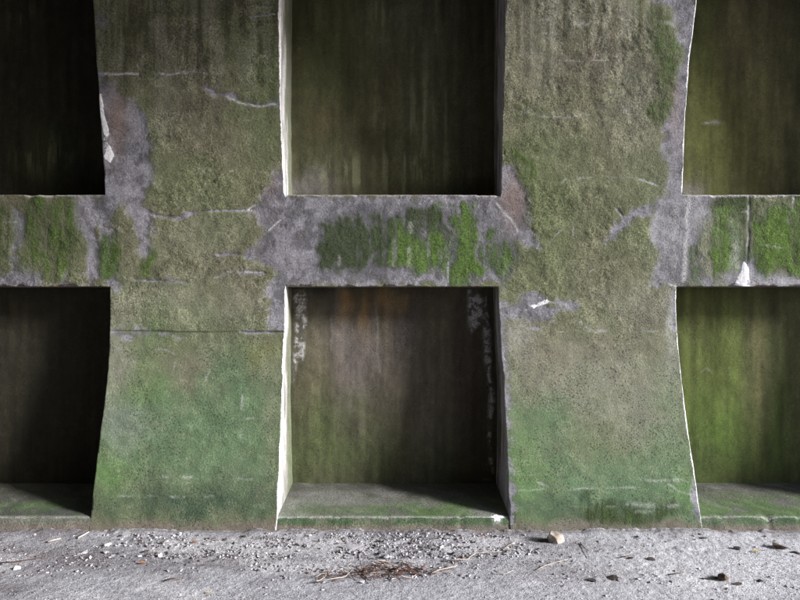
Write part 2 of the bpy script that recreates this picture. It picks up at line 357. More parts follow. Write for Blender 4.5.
# recess backs: chart at the back plane
DB = CAMD + BACK
def bchart(x, z):
    return (400 + x * FPX / DB).astype(np.float32), (300 - (z - EYE) * FPX / DB).astype(np.float32)
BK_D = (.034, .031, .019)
BFIELDS = [
    # upper middle
    (400, 90, 130, 120, (.072, .066, .036), 1.0), (330, 60, 40, 90, (.064, .072, .031), .7), (415, 130, 26, 60, (.095, .095, .052), .5), (410, 15, 40, 30, (.10, .105, .07), .55), (350, 165, 60, 18, (.085, .088, .045), .5),
    (305, 185, 22, 14, (.16, .145, .15), .7), (430, 170, 40, 16, (.08, .086, .04), .6), (325, 125, 16, 14, (.10, .07, .04), .4),
    # lower middle
    (390, 390, 130, 110, (.070, .060, .040), 1.0), (345, 370, 34, 50, (.125, .105, .105), .8), (315, 400, 22, 60, (.11, .105, .055), .7), (325, 445, 50, 40, (.075, .098, .040), .8), (410, 460, 60, 24, (.060, .072, .030), .6), (420, 420, 22, 80, (.09, .075, .06), .5), (405, 350, 14, 40, (.045, .036, .034), .7), (470, 380, 22, 110, (.055, .044, .034), .6),
    (346, 305, 5, 16, (.19, .115, .05), .8), (362, 308, 5, 22, (.19, .115, .05), .85), (385, 300, 6, 14, (.17, .11, .05), .7), (400, 302, 8, 12, (.18, .12, .05), .6), (318, 298, 9, 9, (.02, .018, .018), .8), (408, 318, 12, 26, (.04, .034, .036), .6),
    # right upper / lower
    (705, 110, 24, 120, (.096, .100, .034), 1.0), (725, 150, 40, 60, (.10, .105, .03), .6), (740, 40, 14, 50, (.13, .105, .055), .5), (775, 100, 30, 110, (.115, .102, .044), .8), (690, 184, 12, 8, (.16, .14, .14), .7),
    (710, 380, 70, 95, (.080, .098, .026), 1.0), (730, 435, 60, 45, (.068, .102, .022), .9), (757, 380, 9, 80, (.12, .10, .055), .55), (800, 360, 16, 110, (.085, .078, .036), .6), (690, 300, 40, 14, (.09, .09, .03), .5),
    (700, 455, 40, 12, (.04, .055, .018), .5),
    # left
    (40, 60, 40, 80, (.040, .040, .022), .5), (40, 155, 30, 26, (.065, .072, .034), .5), (8, 20, 12, 20, (.07, .07, .04), .5), (10, 300, 14, 12, (.08, .07, .035), .4), (40, 400, 60, 90, (.036, .031, .02), .6),
]
BWHITE = [[(294, 292), (305, 290), (308, 320), (305, 345), (300, 362), (294, 348), (296, 320)], [(292, 352), (297, 352), (296, 372), (292, 380)], [(466, 290), (474, 290), (480, 300), (484, 320), (474, 332), (468, 318)], [(484, 300), (489, 330), (493, 400), (493, 470), (490, 460), (489, 380), (484, 335)]]
def back_masks(x, z):
    u, v = bchart(x, z)
    su, sv = u / 10.0, v / 10.0
    w1 = fbm(su * .5, sv * .3, 4, 203) - .5
    w2 = fbm(su * .5, sv * .3, 4, 231) - .5
    c = np.empty(u.shape + (3,), np.float32); c[:] = BK_D
    nm = fbm(su * .7, sv * .35, 4, 241)
    for (cx, cy, rx, ry, col, wt) in BFIELDS:
        k = np.clip(blob(u + w1 * 16, v + w2 * 40, cx, cy, rx * 1.15, ry * 1.1) * wt * (.6 + .8 * nm), 0, 1)
        c = lerp(c, np.array(col, np.float32), k[..., None])
    strk = fbm(su * 1.6, sv * .12, 3, 251)
    drip = blob(u, v, 415, 130, 34, 55) + blob(u, v, 340, 175, 40, 14) + blob(u, v, 412, 15, 36, 24) + blob(u, v, 380, 170, 60, 14) + blob(u, v, 40, 155, 34, 18) + blob(u, v, 20, 10, 14, 24)
    k = np.clip(drip * sstep(.50, .62, fbm(su * 2.4, sv * .16, 3, 255)) * sstep(.3, .55, nm), 0, 1) * .62
    c = lerp(c, np.array((.20, .205, .125), np.float32), k[..., None])
    c = c * lerp((.36 + .44 * strk), (.52 + .75 * strk), sstep(150, 260, u))[..., None] * (.75 + .5 * fbm(su * 3, sv * 1.2, 4, 291, .7))[..., None]  # streaks; left backs darker, their shade put into the colour
    pale = np.zeros(u.shape, np.float32)
    for P in BWHITE:
        pale = np.maximum(pale, np.clip(.5 + polysd(u + w1 * 10, v + w2 * 12, P) / 3.0, 0, 1) * (.10 + .80 * sstep(.42, .56, fbm(su * 2, sv * 2, 4, 261, .65))))
    for (cx, cy, rx, ry) in [(715, 122, 5, 2.2), (707, 123, 4, 1.5)]:
        pale = np.maximum(pale, blob(u + w1 * 4, v + w2 * 4, cx, cy, rx, ry) * .5)
    for pts, hw in [([(332, 320), (334, 335), (331, 350)], .7), ([(376, 310), (379, 328), (377, 350), (380, 372)], .7), ([(700, 372), (706, 368), (712, 372)], .7), ([(484, 480), (492, 480)], 1.0)]:
        pale = np.maximum(pale, np.clip(1.1 - linedist(u + w1 * 6, v + w2 * 6, pts) / (hw * 2.2), 0, 1) * .16)
    z0 = np.zeros(u.shape, np.float32)
    relief = (fbm(su * .3, sv * .3, 3, 271) - .5) * .014 + (fbm(su * 1.4, sv * 1.1, 3, 281) - .5) * .005 - pale * .006
    bare = z0
    return dict(tint=c, bare=bare, moss=z0, white=z0, dark=z0, pale=pale, mbri=z0, speck=z0 + .2, rough=z0 + .08, warm=z0, damp=z0, relief=relief)

# ------------------------------------------------------------------ mesh from sheets with attributes
KEYS_A = ('bare', 'moss', 'white', 'dark'); KEYS_B = ('pale', 'mbri', 'speck', 'rough'); KEYS_C = ('warm', 'damp', 'crumb', 'patch')
class Sheets:
    def __init__(self):
        self.P = []; self.F = []; self.A = []; self.n = 0
    def add(self, P, m, flip=False):
        h, w = P.shape[:2]
        if 'crumb' not in m:
            q = P[..., 0] + P[..., 1] * .7
            m['crumb'] = np.clip((fbm(q * 14, P[..., 2] * 14 + P[..., 1] * 9, 4, 801, .62) - .5) * 1.25 + .5, 0, 1)
            m['patch'] = fbm(q * 5.5, P[..., 2] * 5.5, 3, 811, .6)
        idx = np.arange(h * w).reshape(h, w) + self.n
        a, b, c, d = idx[:-1, :-1], idx[:-1, 1:], idx[1:, 1:], idx[1:, :-1]
        f = np.stack([a, d, c, b] if flip else [a, b, c, d], -1).reshape(-1, 4)
        self.F.append(f); self.P.append(P.reshape(-1, 3)); self.n += h * w
        t = np.ones((h * w, 4), np.float32); t[:, :3] = np.broadcast_to(m['tint'], (h, w, 3)).reshape(-1, 3)
        def pk(keys):
            o = np.zeros((h * w, 4), np.float32)
            for i, k in enumerate(keys):
                o[:, i] = np.broadcast_to(np.asarray(m.get(k, 0), np.float32), (h, w)).reshape(-1)
            return o
        self.A.append((t, pk(KEYS_A), pk(KEYS_B), pk(KEYS_C)))
    def build(self, name, mat, parent=None):
        V = np.concatenate(self.P).astype(np.float32); F = np.concatenate(self.F).astype(np.int32)
        me = bpy.data.meshes.new(name)
        me.vertices.add(len(V)); me.vertices.foreach_set('co', V.ravel())
        me.loops.add(F.size); me.loops.foreach_set('vertex_index', F.ravel())
        me.polygons.add(len(F)); me.polygons.foreach_set('loop_start', np.arange(0, F.size, 4, dtype=np.int32))
        me.update(calc_edges=True)
        me.polygons.foreach_set('use_smooth', np.ones(len(F), bool))
        for i, nm in enumerate(('tint', 'mask_a', 'mask_b', 'mask_c')):
            at = me.attributes.new(nm, 'FLOAT_COLOR', 'POINT')
            at.data.foreach_set('color', np.concatenate([a[i] for a in self.A]).ravel())
        me.materials.append(mat)
        o = bpy.data.objects.new(name, me); COL.objects.link(o)
        if parent is not None:
            o.parent = parent
        return o

def plain(shape, base, **kw):
    d = dict(tint=np.broadcast_to(np.array(base, np.float32), shape + (3,)), bare=0, moss=0, white=0, dark=0, pale=0, mbri=0, speck=.1, rough=.5, warm=0, damp=0)
    d.update(kw)
    return d

# ------------------------------------------------------------------ materials
def nodes_of(name):
    m = bpy.data.materials.new(name); m.use_nodes = True
    nt = m.node_tree; nt.nodes.clear()
    out = nt.nodes.new('ShaderNodeOutputMaterial'); bs = nt.nodes.new('ShaderNodeBsdfPrincipled')
    nt.links.new(bs.outputs[0], out.inputs[0])
    bs.inputs['Specular IOR Level'].default_value = .25
    return m, nt, bs
class NT:
    def __init__(s, nt): s.nt = nt; s.L = nt.links.new
    def n(s, t, **kw):
        q = s.nt.nodes.new(t)
        for k, v in kw.items(): setattr(q, k, v)
        return q
    def set(s, sock, v):
        if isinstance(v, bpy.types.NodeSocket): s.L(v, sock)
        elif isinstance(v, (tuple, list)) and len(v) == 3 and sock.type == 'RGBA': sock.default_value = (*v, 1)
        else: sock.default_value = v
    def math(s, op, a, b=0.0, c=None, clamp=False):
        q = s.n('ShaderNodeMath', operation=op, use_clamp=clamp)
        s.set(q.inputs[0], a); s.set(q.inputs[1], b)
        if c is not None: s.set(q.inputs[2], c)
        return q.outputs[0]
    def mix(s, f, a, b, mode='MIX'):
        q = s.n('ShaderNodeMix', data_type='RGBA', blend_type=mode)
        s.set(q.inputs[0], f); s.set(q.inputs[6], a); s.set(q.inputs[7], b)
        return q.outputs[2]
    def mr(s, v, a, b, c=0.0, d=1.0, smooth=True):
        q = s.n('ShaderNodeMapRange', interpolation_type='SMOOTHSTEP' if smooth else 'LINEAR')
        s.set(q.inputs[0], v); q.inputs[1].default_value = a; q.inputs[2].default_value = b; q.inputs[3].default_value = c; q.inputs[4].default_value = d
        return q.outputs[0]
    def noise(s, vec, scale, detail=4, rough=.55, dist=0.0, out=0):
        q = s.n('ShaderNodeTexNoise'); s.L(vec, q.inputs['Vector'])
        q.inputs['Scale'].default_value = scale; q.inputs['Detail'].default_value = detail; q.inputs['Roughness'].default_value = rough; q.inputs['Distortion'].default_value = dist
        return q.outputs[out]
    def map(s, vec, sc):
        q = s.n('ShaderNodeMapping'); s.L(vec, q.inputs[0]); q.inputs['Scale'].default_value = sc
        return q.outputs[0]
    def attr(s, name):
        q = s.n('ShaderNodeAttribute', attribute_name=name)
        sp = s.n('ShaderNodeSeparateColor'); s.L(q.outputs['Color'], sp.inputs[0])
        return q, sp.outputs[0], sp.outputs[1], sp.outputs[2], q.outputs['Alpha']

def make_wall_material():
    m, nt, bs = nodes_of('weathered_concrete'); g = NT(nt)
    P = g.n('ShaderNodeTexCoord').outputs['Object']
    tq, *_ = g.attr('tint'); tint = tq.outputs['Color']
    _, bare, moss, white, dark = g.attr('mask_a')
    _, pale, mbri, speck, rough = g.attr('mask_b')
    _, warm, damp, nm, patch = g.attr('mask_c')
    nf = g.noise(P, 85, 3, .72)            # grain
    v2 = g.n('ShaderNodeTexVoronoi'); g.L(P, v2.inputs['Vector']); v2.inputs['Scale'].default_value = 105
    vs = g.n('ShaderNodeSeparateColor'); g.L(v2.outputs['Color'], vs.inputs[0])
    cell = g.math('SUBTRACT', 1.0, g.mr(v2.outputs['Distance'], .18, .48))
    pore = g.math('MULTIPLY', g.math('MULTIPLY', cell, g.mr(vs.outputs[0], .24, .14)), g.mr(patch, .34, .60, .25, 1.0))
    grain = g.math('MULTIPLY', cell, g.mr(vs.outputs[0], .74, .90))
    ng = g.math('ADD', .5, g.math('SUBTRACT', g.math('MULTIPLY', grain, .30), g.math('MULTIPLY', pore, .36)))
    # base colour of the mossy skin
    k = g.mr(nf, .30, .70, .50, 1.50, False)
    k = g.math('MULTIPLY', k, g.mr(nm, .3, .7, .84, 1.14, False))
    kg = g.mr(ng, .14, .80, .35, 1.75, False)
    k = g.math('ADD', 1.0, g.math('MULTIPLY', g.math('SUBTRACT', k, 1.0), g.math('ADD', .30, g.math('MULTIPLY', rough, .75))))
    base = g.mix(1.0, tint, g.math('MULTIPLY', k, kg), 'MULTIPLY')
    # scraped, paler crumbs
    crumb = g.math('MULTIPLY', g.mr(nm, .52, .78), g.mr(nf, .46, .62))
    crumb = g.math('MULTIPLY', crumb, rough)
    base = g.mix(g.math('MULTIPLY', crumb, .32), base, (.33, .30, .24))
    # dark algae pits
    vo = g.n('ShaderNodeTexVoronoi'); g.L(P, vo.inputs['Vector']); vo.inputs['Scale'].default_value = 46; vo.inputs['Randomness'].default_value = 1
    pit = g.math('SUBTRACT', 1.0, g.mr(vo.outputs['Distance'], .16, .34))
    pit = g.math('MULTIPLY', pit, g.mr(patch, .46, .60))
    pit = g.math('MULTIPLY', pit, speck)
    base = g.mix(g.math('MULTIPLY', pit, .75), base, (.022, .034, .02))
    # bare concrete
    bn = g.math('ADD', g.math('MULTIPLY', g.math('SUBTRACT', nm, .5), 1.0), g.math('MULTIPLY', g.math('SUBTRACT', nf, .5), .9))
    bf = g.math('MULTIPLY', g.mr(g.math('ADD', bare, bn), .20, .80), g.mr(bare, .0, .35, 0.0, .92))
    bc = g.mix(g.mr(nm, .3, .7), (.100, .095, .114), (.196, .187, .217))
    bc = g.mix(g.math('MULTIPLY', warm, .85), bc, (.205, .145, .13))
    bc = g.mix(g.math('MULTIPLY', damp, .6), bc, (.095, .09, .10))
    bc = g.mix(1.0, bc, g.math('MULTIPLY', g.mr(nf, .28, .72, .62, 1.38, False), g.mr(ng, .14, .80, .45, 1.65, False)), 'MULTIPLY')
    col = g.mix(bf, base, bc)
    # moss cushions
    mn = g.math('ADD', g.math('MULTIPLY', g.math('SUBTRACT', nm, .5), .8), g.math('MULTIPLY', g.math('SUBTRACT', nf, .5), .9))
    mf = g.math('MULTIPLY', g.mr(g.math('ADD', moss, mn), .05, .95), g.mr(moss, .0, .35, 0.0, .92))
    mc = g.mix(g.mr(mbri, .1, .9), (.024, .036, .011), (.060, .108, .015))
    mc = g.mix(1.0, mc, g.math('MULTIPLY', kg, g.mr(nf, .3, .7, .35, 1.7, False)), 'MULTIPLY')
    col = g.mix(mf, col, mc)
    # pale lime films, then white crust and the painted arris highlight
    pf = g.math('MULTIPLY', pale, g.mr(nf, .34, .58, .15, 1.0, False), clamp=True)
    col = g.mix(pf, col, (.45, .44, .445))
    wf = g.mr(g.math('ADD', white, g.math('MULTIPLY', g.math('SUBTRACT', nf, .5), .7)), .38, .6)
    col = g.mix(wf, col, g.mix(1.0, (.70, .69, .72), g.mr(nf, .3, .65, .7, 1.15, False), 'MULTIPLY'))
    col = g.mix(g.math('MULTIPLY', dark, .9), col, (.012, .011, .012))
    g.L(col, bs.inputs['Base Color'])
    bs.inputs['Roughness'].default_value = .93
    # fine relief
    h = g.math('MULTIPLY', nf, g.math('ADD', .18, g.math('MULTIPLY', rough, .85)))
    h = g.math('ADD', h, g.math('MULTIPLY', ng, .55))
    h = g.math('ADD', h, g.math('MULTIPLY', mf, .2))
    h = g.math('ADD', h, g.math('MULTIPLY', wf, .25))
    h = g.math('SUBTRACT', h, g.math('MULTIPLY', bf, .2))
    b = g.n('ShaderNodeBump'); b.inputs['Strength'].default_value = 1.0; b.inputs['Distance'].default_value = .009
    g.L(h, b.inputs['Height']); g.L(b.outputs[0], bs.inputs['Normal'])
    return m
M_WALL = make_wall_material()

def make_ground_material():
    m, nt, bs = nodes_of('dusty_ground'); g = NT(nt)
    P = g.n('ShaderNodeTexCoord').outputs['Object']
    tq, *_ = g.attr('tint'); tint = tq.outputs['Color']
    nf = g.noise(P, 120, 2, .7); nm = g.noise(P, 30, 2, .6); ng = g.noise(P, 330, 1, .7)
    k = g.math('MULTIPLY', g.mr(nf, .3, .7, .6, 1.38, False), g.mr(ng, .3, .7, .78, 1.2, False))
    k = g.math('MULTIPLY', k, g.mr(nm, .3, .7, .85, 1.15, False))
    col = g.mix(1.0, tint, k, 'MULTIPLY')
    vo = g.n('ShaderNodeTexVoronoi'); g.L(P, vo.inputs['Vector']); vo.inputs['Scale'].default_value = 95
    grit = g.math('MULTIPLY', g.math('SUBTRACT', 1.0, g.mr(vo.outputs['Distance'], .12, .28)), g.mr(g.noise(P, 28, 3, .6), .50, .60))
    col = g.mix(g.math('MULTIPLY', grit, .5), col, (.06, .055, .06))
    g.L(col, bs.inputs['Base Color']); bs.inputs['Roughness'].default_value = .95
    b = g.n('ShaderNodeBump'); b.inputs['Strength'].default_value = .8; b.inputs['Distance'].default_value = .008
    g.L(g.math('ADD', g.math('ADD', g.math('MULTIPLY', nf, .8), nm), g.math('MULTIPLY', ng, .25)), b.inputs['Height']); g.L(b.outputs[0], bs.inputs['Normal'])
    return m
M_GROUND = make_ground_material()

def simple_mat(name, c1, c2, scale=40, rough=.9, bump=.4, dist=.004, detail=4):
    m, nt, bs = nodes_of(name); g = NT(nt)
    P = g.n('ShaderNodeTexCoord').outputs['Object']
    n = g.noise(P, scale, detail, .6)
    g.L(g.mix(g.mr(n, .32, .68), c1, c2), bs.inputs['Base Color']); bs.inputs['Roughness'].default_value = rough
    b = g.n('ShaderNodeBump'); b.inputs['Strength'].default_value = bump; b.inputs['Distance'].default_value = dist
    g.L(n, b.inputs['Height']); g.L(b.outputs[0], bs.inputs['Normal'])
    return m
def island_mat(name, ramp, rough=.9):
    """each loose piece of a mesh takes its own colour"""
    m, nt, bs = nodes_of(name); g = NT(nt)
    r = g.n('ShaderNodeNewGeometry').outputs['Random Per Island']
    cr = g.n('ShaderNodeValToRGB'); cr.color_ramp.interpolation = 'CONSTANT'
    e = cr.color_ramp.elements
    while len(e) < len(ramp): e.new(.5)
    for q, (p, c) in zip(e, ramp): q.position = p; q.color = (*c, 1)
    g.L(r, cr.inputs[0])
    P = g.n('ShaderNodeTexCoord').outputs['Object']
    g.L(g.mix(1.0, cr.outputs[0], g.mr(g.noise(P, 120, 3, .6), .3, .7, .75, 1.25, False), 'MULTIPLY'), bs.inputs['Base Color'])
    bs.inputs['Roughness'].default_value = rough
    return m

# ------------------------------------------------------------------ ground: one sheet to the horizon
def axis(lo, hi, step, far):
    core = np.arange(lo, hi + step * .5, step)
    a = [hi]; s = step
    while a[-1] < far:
        s *= 1.22; a.append(a[-1] + s)
    b = [lo]; s = step
    while b[-1] > -far:
        s *= 1.22; b.append(b[-1] - s)
    return np.concatenate([np.array(b[1:])[::-1], core, np.array(a[1:])])
gx = axis(-3.6, 3.6, .010, 2500.0); gy = axis(-2.1, -.34, .010, 2500.0)
GX, GY = np.meshgrid(gx, gy)
def gchart(x, y):
    D = np.maximum(y + CAMD, .4)
    return 400 + x * FPX / D, 300 + EYE * FPX / D
def ground_height(x, y):
    near = np.exp(-((x / 14) ** 4)) * np.exp(-(((y + 1.2) / 9) ** 4))
    h = (fbm(x * 1.1, y * 1.6, 4, 301) - .5) * .05
    foot = np.exp(-np.abs(y + .42) / .30)
    rub = sstep(-1.35, -.7, y)
    h = h * .3 + (fbm(x * 11, y * 11, 4, 311, .6) - .5) * (.004 + .015 * rub * sstep(.3, .6, fbm(x * 1.7, y * 3, 3, 321)))
    h = h + (fbm(x * 45, y * 45, 2, 331) - .5) * .005
    foot2 = np.exp(-np.abs(y + .40) / .05) * sstep(.38, .7, fbm(x * 9, y * 6, 5, 335, .6)) * .016
    return (h + foot * .006 + foot2) * near - .006
GZ = ground_height(GX, GY)
gu, gv = gchart(GX, GY)
gt = np.empty(GX.shape + (3,), np.float32); gt[:] = (.36, .357, .395)
inside = np.exp(-((GX / 12) ** 4)) * (np.abs(GY + 4) < 7)
dn = fbm(GX * 2.2, GY * 4.5, 4, 341); dn2 = fbm(GX * 7, GY * 9, 4, 351)
dirt = sstep(.50, .66, dn) * sstep(-1.5, -.9, GY) * .6
for (cx, cy, rx, ry, wt) in [(60, 556, 110, 16, .85), (300, 538, 260, 4, .5), (440, 550, 90, 10, .45), (20, 590, 30, 10, .7), (200, 553, 120, 8, .35), (330, 572, 60, 6, .6), (400, 573, 50, 9, .6), (470, 560, 60, 8, .35), (590, 572, 60, 12, .8), (560, 562, 30, 8, .5), (690, 577, 50, 5, .8), (770, 573, 40, 3, .55), (640, 548, 14, 5, .4), (760, 547, 26, 3, .4), (300, 545, 60, 5, .3), (530, 585, 40, 4, .3)]:
    dirt = np.maximum(dirt, blob(gu + (dn2 - .5) * 40, gv + (dn - .5) * 14, cx, cy, rx, ry) * wt * (.55 + .9 * dn2))
gt = lerp(gt, np.array((.130, .115, .128), np.float32), (np.clip(dirt * 1.0, 0, 1) * inside)[..., None])
pal = sstep(.52, .7, fbm(GX * 1.6, GY * 3.2, 4, 361)) * inside * .6 + blob(gu, gv, 720, 570, 170, 45) * .8 * inside * (.6 + .6 * dn2)  # random pale patches, plus stronger light at the right painted into the colour
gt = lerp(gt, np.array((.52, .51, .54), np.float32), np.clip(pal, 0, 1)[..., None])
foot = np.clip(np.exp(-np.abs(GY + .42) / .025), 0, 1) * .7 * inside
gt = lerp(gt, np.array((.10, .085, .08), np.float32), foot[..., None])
out = 1 - np.clip(inside, 0, 1)
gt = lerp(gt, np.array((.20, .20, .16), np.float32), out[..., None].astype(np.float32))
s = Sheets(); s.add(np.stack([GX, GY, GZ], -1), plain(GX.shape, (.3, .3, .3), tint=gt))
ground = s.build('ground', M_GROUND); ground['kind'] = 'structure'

# ------------------------------------------------------------------ the niched wall
def empty(name, loc=(0, 0, 0)):
    o = bpy.data.objects.new(name, None); o.empty_display_size = .3; o.location = loc; COL.objects.link(o)
    return o
def tag(o, label=None, cat=None, group=None):
    if label: o['label'] = label
    if cat: o['category'] = cat
    if group: o['group'] = group
    return o
wall = empty('concrete_wall')
tag(wall, 'mossy concrete tunnel wall with flared piers, cross beams and square recesses', 'wall')
wall['kind'] = 'thing'

def zrows(z0, z1, step, extra=(0, .002, .005, .009)):
    ins = [z0 + e for e in extra] + [z1 - e for e in extra]
    return np.unique(np.round(np.concatenate([np.arange(z0 + extra[-1] + step * .6, z1 - extra[-1] - step * .5, step), ins]), 5))

OFF = np.array([0, .002, .005, .009, .014, .020])
def corner_r(z, seed, adj):
    chip = np.clip(fbm(z * 7.0, z * 0 + seed * 3.7, 4, 400 + seed) - .56, 0, 1)
    r = .007 + chip * .045
    if adj:
        for a, b in ((ZL, ZS), (UTOP, ZTOP + 1)):
            r = r * (1 - sstep(a - .004, a + .001, z) * (1 - sstep(b - .001, b + .004, z)))
    return r
def fr(d, r):
    r = np.maximum(r, 1e-5)
    return .32 * r * np.clip(1 - d / r, 0, 1) ** 2

def edge_noise(z, seed):
    amp = 1.0
    for a, b in ((ZL, ZS), (UTOP, ZTOP + 1)):
        pass
    return (fbm(z * 5, z * 0 + seed, 5, 420 + seed, .6) - .5) * .007

def make_pier(name, eL, eR, z0, z1, step, parent, seed, lit_right=True):
    z = zrows(z0, z1, step)
    xl = eL(z) + edge_noise(z, seed); xr = eR(z) + edge_noise(z, seed + 1)
    n = max(6, int(np.mean(xr - xl) / step))
    core = np.linspace(0, 1, n)
    X = np.concatenate([xl[:, None] + OFF[None, :-1], (xl + OFF[-1])[:, None] + (xr - xl - 2 * OFF[-1])[:, None] * core[None], xr[:, None] - OFF[None, :-1][:, ::-1]], 1)
    Z = np.broadcast_to(z[:, None], X.shape)
    m = front_masks(X, Z)
    Y = prof(Z) + m['relief']
    rL = corner_r(z, seed, True)[:, None]; rR = corner_r(z, seed + 1, True)[:, None]
    Yf = Y + fr(X - xl[:, None], rL) + fr(xr[:, None] - X, rR)
    s = Sheets()
    Xf = X.copy()
    # corner vertices also pull in sideways
    Xf += fr(X - xl[:, None], rL) - fr(xr[:, None] - X, rR)
    # worn arris facing the light, its highlight painted in as white
    if lit_right:
        ed = np.clip(1 - (xr[:, None] - X) / (.006 + .020 * sstep(.3, .75, fbm(Z * 11, Z * 0 + seed, 4, 440))), 0, 1)
        nb = 1 - sstep(ZL - .02, ZL, Z) * (1 - sstep(ZS, ZS + .02, Z))
        m['white'] = np.maximum(m['white'], ed * nb * .95)
    s.add(np.stack([Xf, Yf, Z], -1), m)
    # reveals
    for side, xe, yf, r in ((-1, xl, Y[:, 0], rL), (1, xr, Y[:, -1], rR)):
        ny = max(6, int(.6 / max(step, .014)))
        t = np.concatenate([OFF[:-1][None] + z[:, None] * 0, OFF[-1] + (BACK + .06 - yf[:, None] - OFF[-1]) * np.linspace(0, 1, ny)[None]], 1)
        YS = yf[:, None] + t; ZSd = np.broadcast_to(z[:, None], YS.shape)
        rel = (fbm(YS * 9, ZSd * 6, 4, 450 + seed) - .5) * .010 * sstep(0, .03, t)
        XS = xe[:, None] - side * (fr(t, r) + rel * 0 + np.abs(rel) * .7)
        YS2 = YS + fr(t, r)
        nn = fbm(YS * 14, ZSd * 3.5, 4, 460 + seed)
        depth = np.clip(t / (BACK - yf[:, None]), 0, 1)
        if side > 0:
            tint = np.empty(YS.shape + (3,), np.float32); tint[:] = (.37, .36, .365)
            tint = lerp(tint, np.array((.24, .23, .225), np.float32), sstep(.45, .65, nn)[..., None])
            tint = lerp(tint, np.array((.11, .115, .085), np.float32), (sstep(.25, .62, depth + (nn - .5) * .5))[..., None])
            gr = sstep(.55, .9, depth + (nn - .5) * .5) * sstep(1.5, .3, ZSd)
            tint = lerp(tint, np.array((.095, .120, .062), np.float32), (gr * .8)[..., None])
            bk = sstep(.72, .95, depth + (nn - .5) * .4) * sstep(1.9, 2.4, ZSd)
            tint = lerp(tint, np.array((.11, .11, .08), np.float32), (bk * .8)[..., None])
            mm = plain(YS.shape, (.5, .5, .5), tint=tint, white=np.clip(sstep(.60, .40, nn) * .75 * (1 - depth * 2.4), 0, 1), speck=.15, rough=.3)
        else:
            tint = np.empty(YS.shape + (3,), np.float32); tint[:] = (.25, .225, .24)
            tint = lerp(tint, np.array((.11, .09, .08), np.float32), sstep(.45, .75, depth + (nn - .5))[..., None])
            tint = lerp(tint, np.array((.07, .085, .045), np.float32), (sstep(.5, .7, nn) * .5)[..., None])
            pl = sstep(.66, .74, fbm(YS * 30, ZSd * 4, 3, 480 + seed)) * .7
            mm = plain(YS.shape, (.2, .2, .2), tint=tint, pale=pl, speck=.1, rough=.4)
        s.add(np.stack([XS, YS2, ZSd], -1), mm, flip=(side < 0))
    return s.build(name, M_WALL, parent)

XEND_L, XEND_R = -22.0, 5.2
cl = lambda v: (lambda z: np.asarray(z) * 0 + v)
for k, (eL, eR, st, nm) in enumerate([(E1L, E1R, .008, 'pier'), (E2L, E2R, .008, 'pier'), (cl(XEND_L), E0R, .03, 'end_pier'), (E3L, cl(XEND_R), .03, 'end_pier')]):
    p = make_pier(nm, eL, eR, ZJ, ZTOP, st, wall, 10 + k * 4)
    make_pier('pier_base', eL, eR, -.12, ZJ, st, p, 10 + k * 4)

def make_beam(name, eL, eR, zb, zt, seed, seedL, seedR, step=.008):
    """cross beam between two piers: front, soffit and (for the lower one) the sill on top"""
    z = zrows(zb, zt, step, (0, .002, .005, .009, .014))
    xl = eL(z) + edge_noise(z, seedL); xr = eR(z) + edge_noise(z, seedR)
    n = int(np.mean(xr - xl) / step)
    X = xl[:, None] + (xr - xl)[:, None] * np.linspace(0, 1, n)[None]
    X = np.concatenate([X[:, :1] - .02, X, X[:, -1:] + .02], 1)
    Z = np.broadcast_to(z[:, None], X.shape)
    m = front_masks(X, Z)
    Y = prof(Z) + m['relief']
    Y[:, 0] += .006; Y[:, -1] += .006
    chip = lambda q, sd: .008 + np.clip(fbm(q * 8, q * 0 + sd, 4, 500 + sd) - .56, 0, 1) * .15
    rb = chip(X, seed); rt = chip(X, seed + 3)
    fb = fr(Z - zb, rb); ft = fr(zt - Z, rt)
    s = Sheets()
    s.add(np.stack([X, Y + fb + ft, Z + fb - ft], -1), m)
    for top in (False, True):
        yf = Y[-1] if top else Y[0]; r = (rt[-1] if top else rb[0])[:, None]; x = X[-1] if top else X[0]
        t = np.concatenate([OFF[:-1][None] + x[:, None] * 0, OFF[-1] + (BACK + .05 - yf[:, None] - OFF[-1]) * np.linspace(0, 1, 22)[None]], 1)
        XX = np.broadcast_to(x[:, None], t.shape); YY = yf[:, None] + t
        rel = np.abs(fbm(XX * 8, YY * 8, 4, 520 + seed) - .5) * .01 * sstep(0, .03, t)
        ZZ = (zt if top else zb) + (-1 if top else 1) * (fr(t, r) + rel)
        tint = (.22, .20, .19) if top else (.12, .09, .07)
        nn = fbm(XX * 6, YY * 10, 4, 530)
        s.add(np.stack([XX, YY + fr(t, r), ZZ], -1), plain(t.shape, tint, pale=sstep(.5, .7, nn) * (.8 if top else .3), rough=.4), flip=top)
    return s.build(name, M_WALL, wall)
BAYS = [(E0R, E1L, 19, 10), (E1R, E2L, 11, 14), (E2R, E3L, 15, 22)]
for i, (a, b, sa, sb) in enumerate(BAYS):
    make_beam('cross_beam', a, b, ZL, ZS, 40 + i * 7, sa, sb)
    make_beam('head_beam', a, b, UTOP, ZTOP, 70 + i * 7, sa, sb, .03)

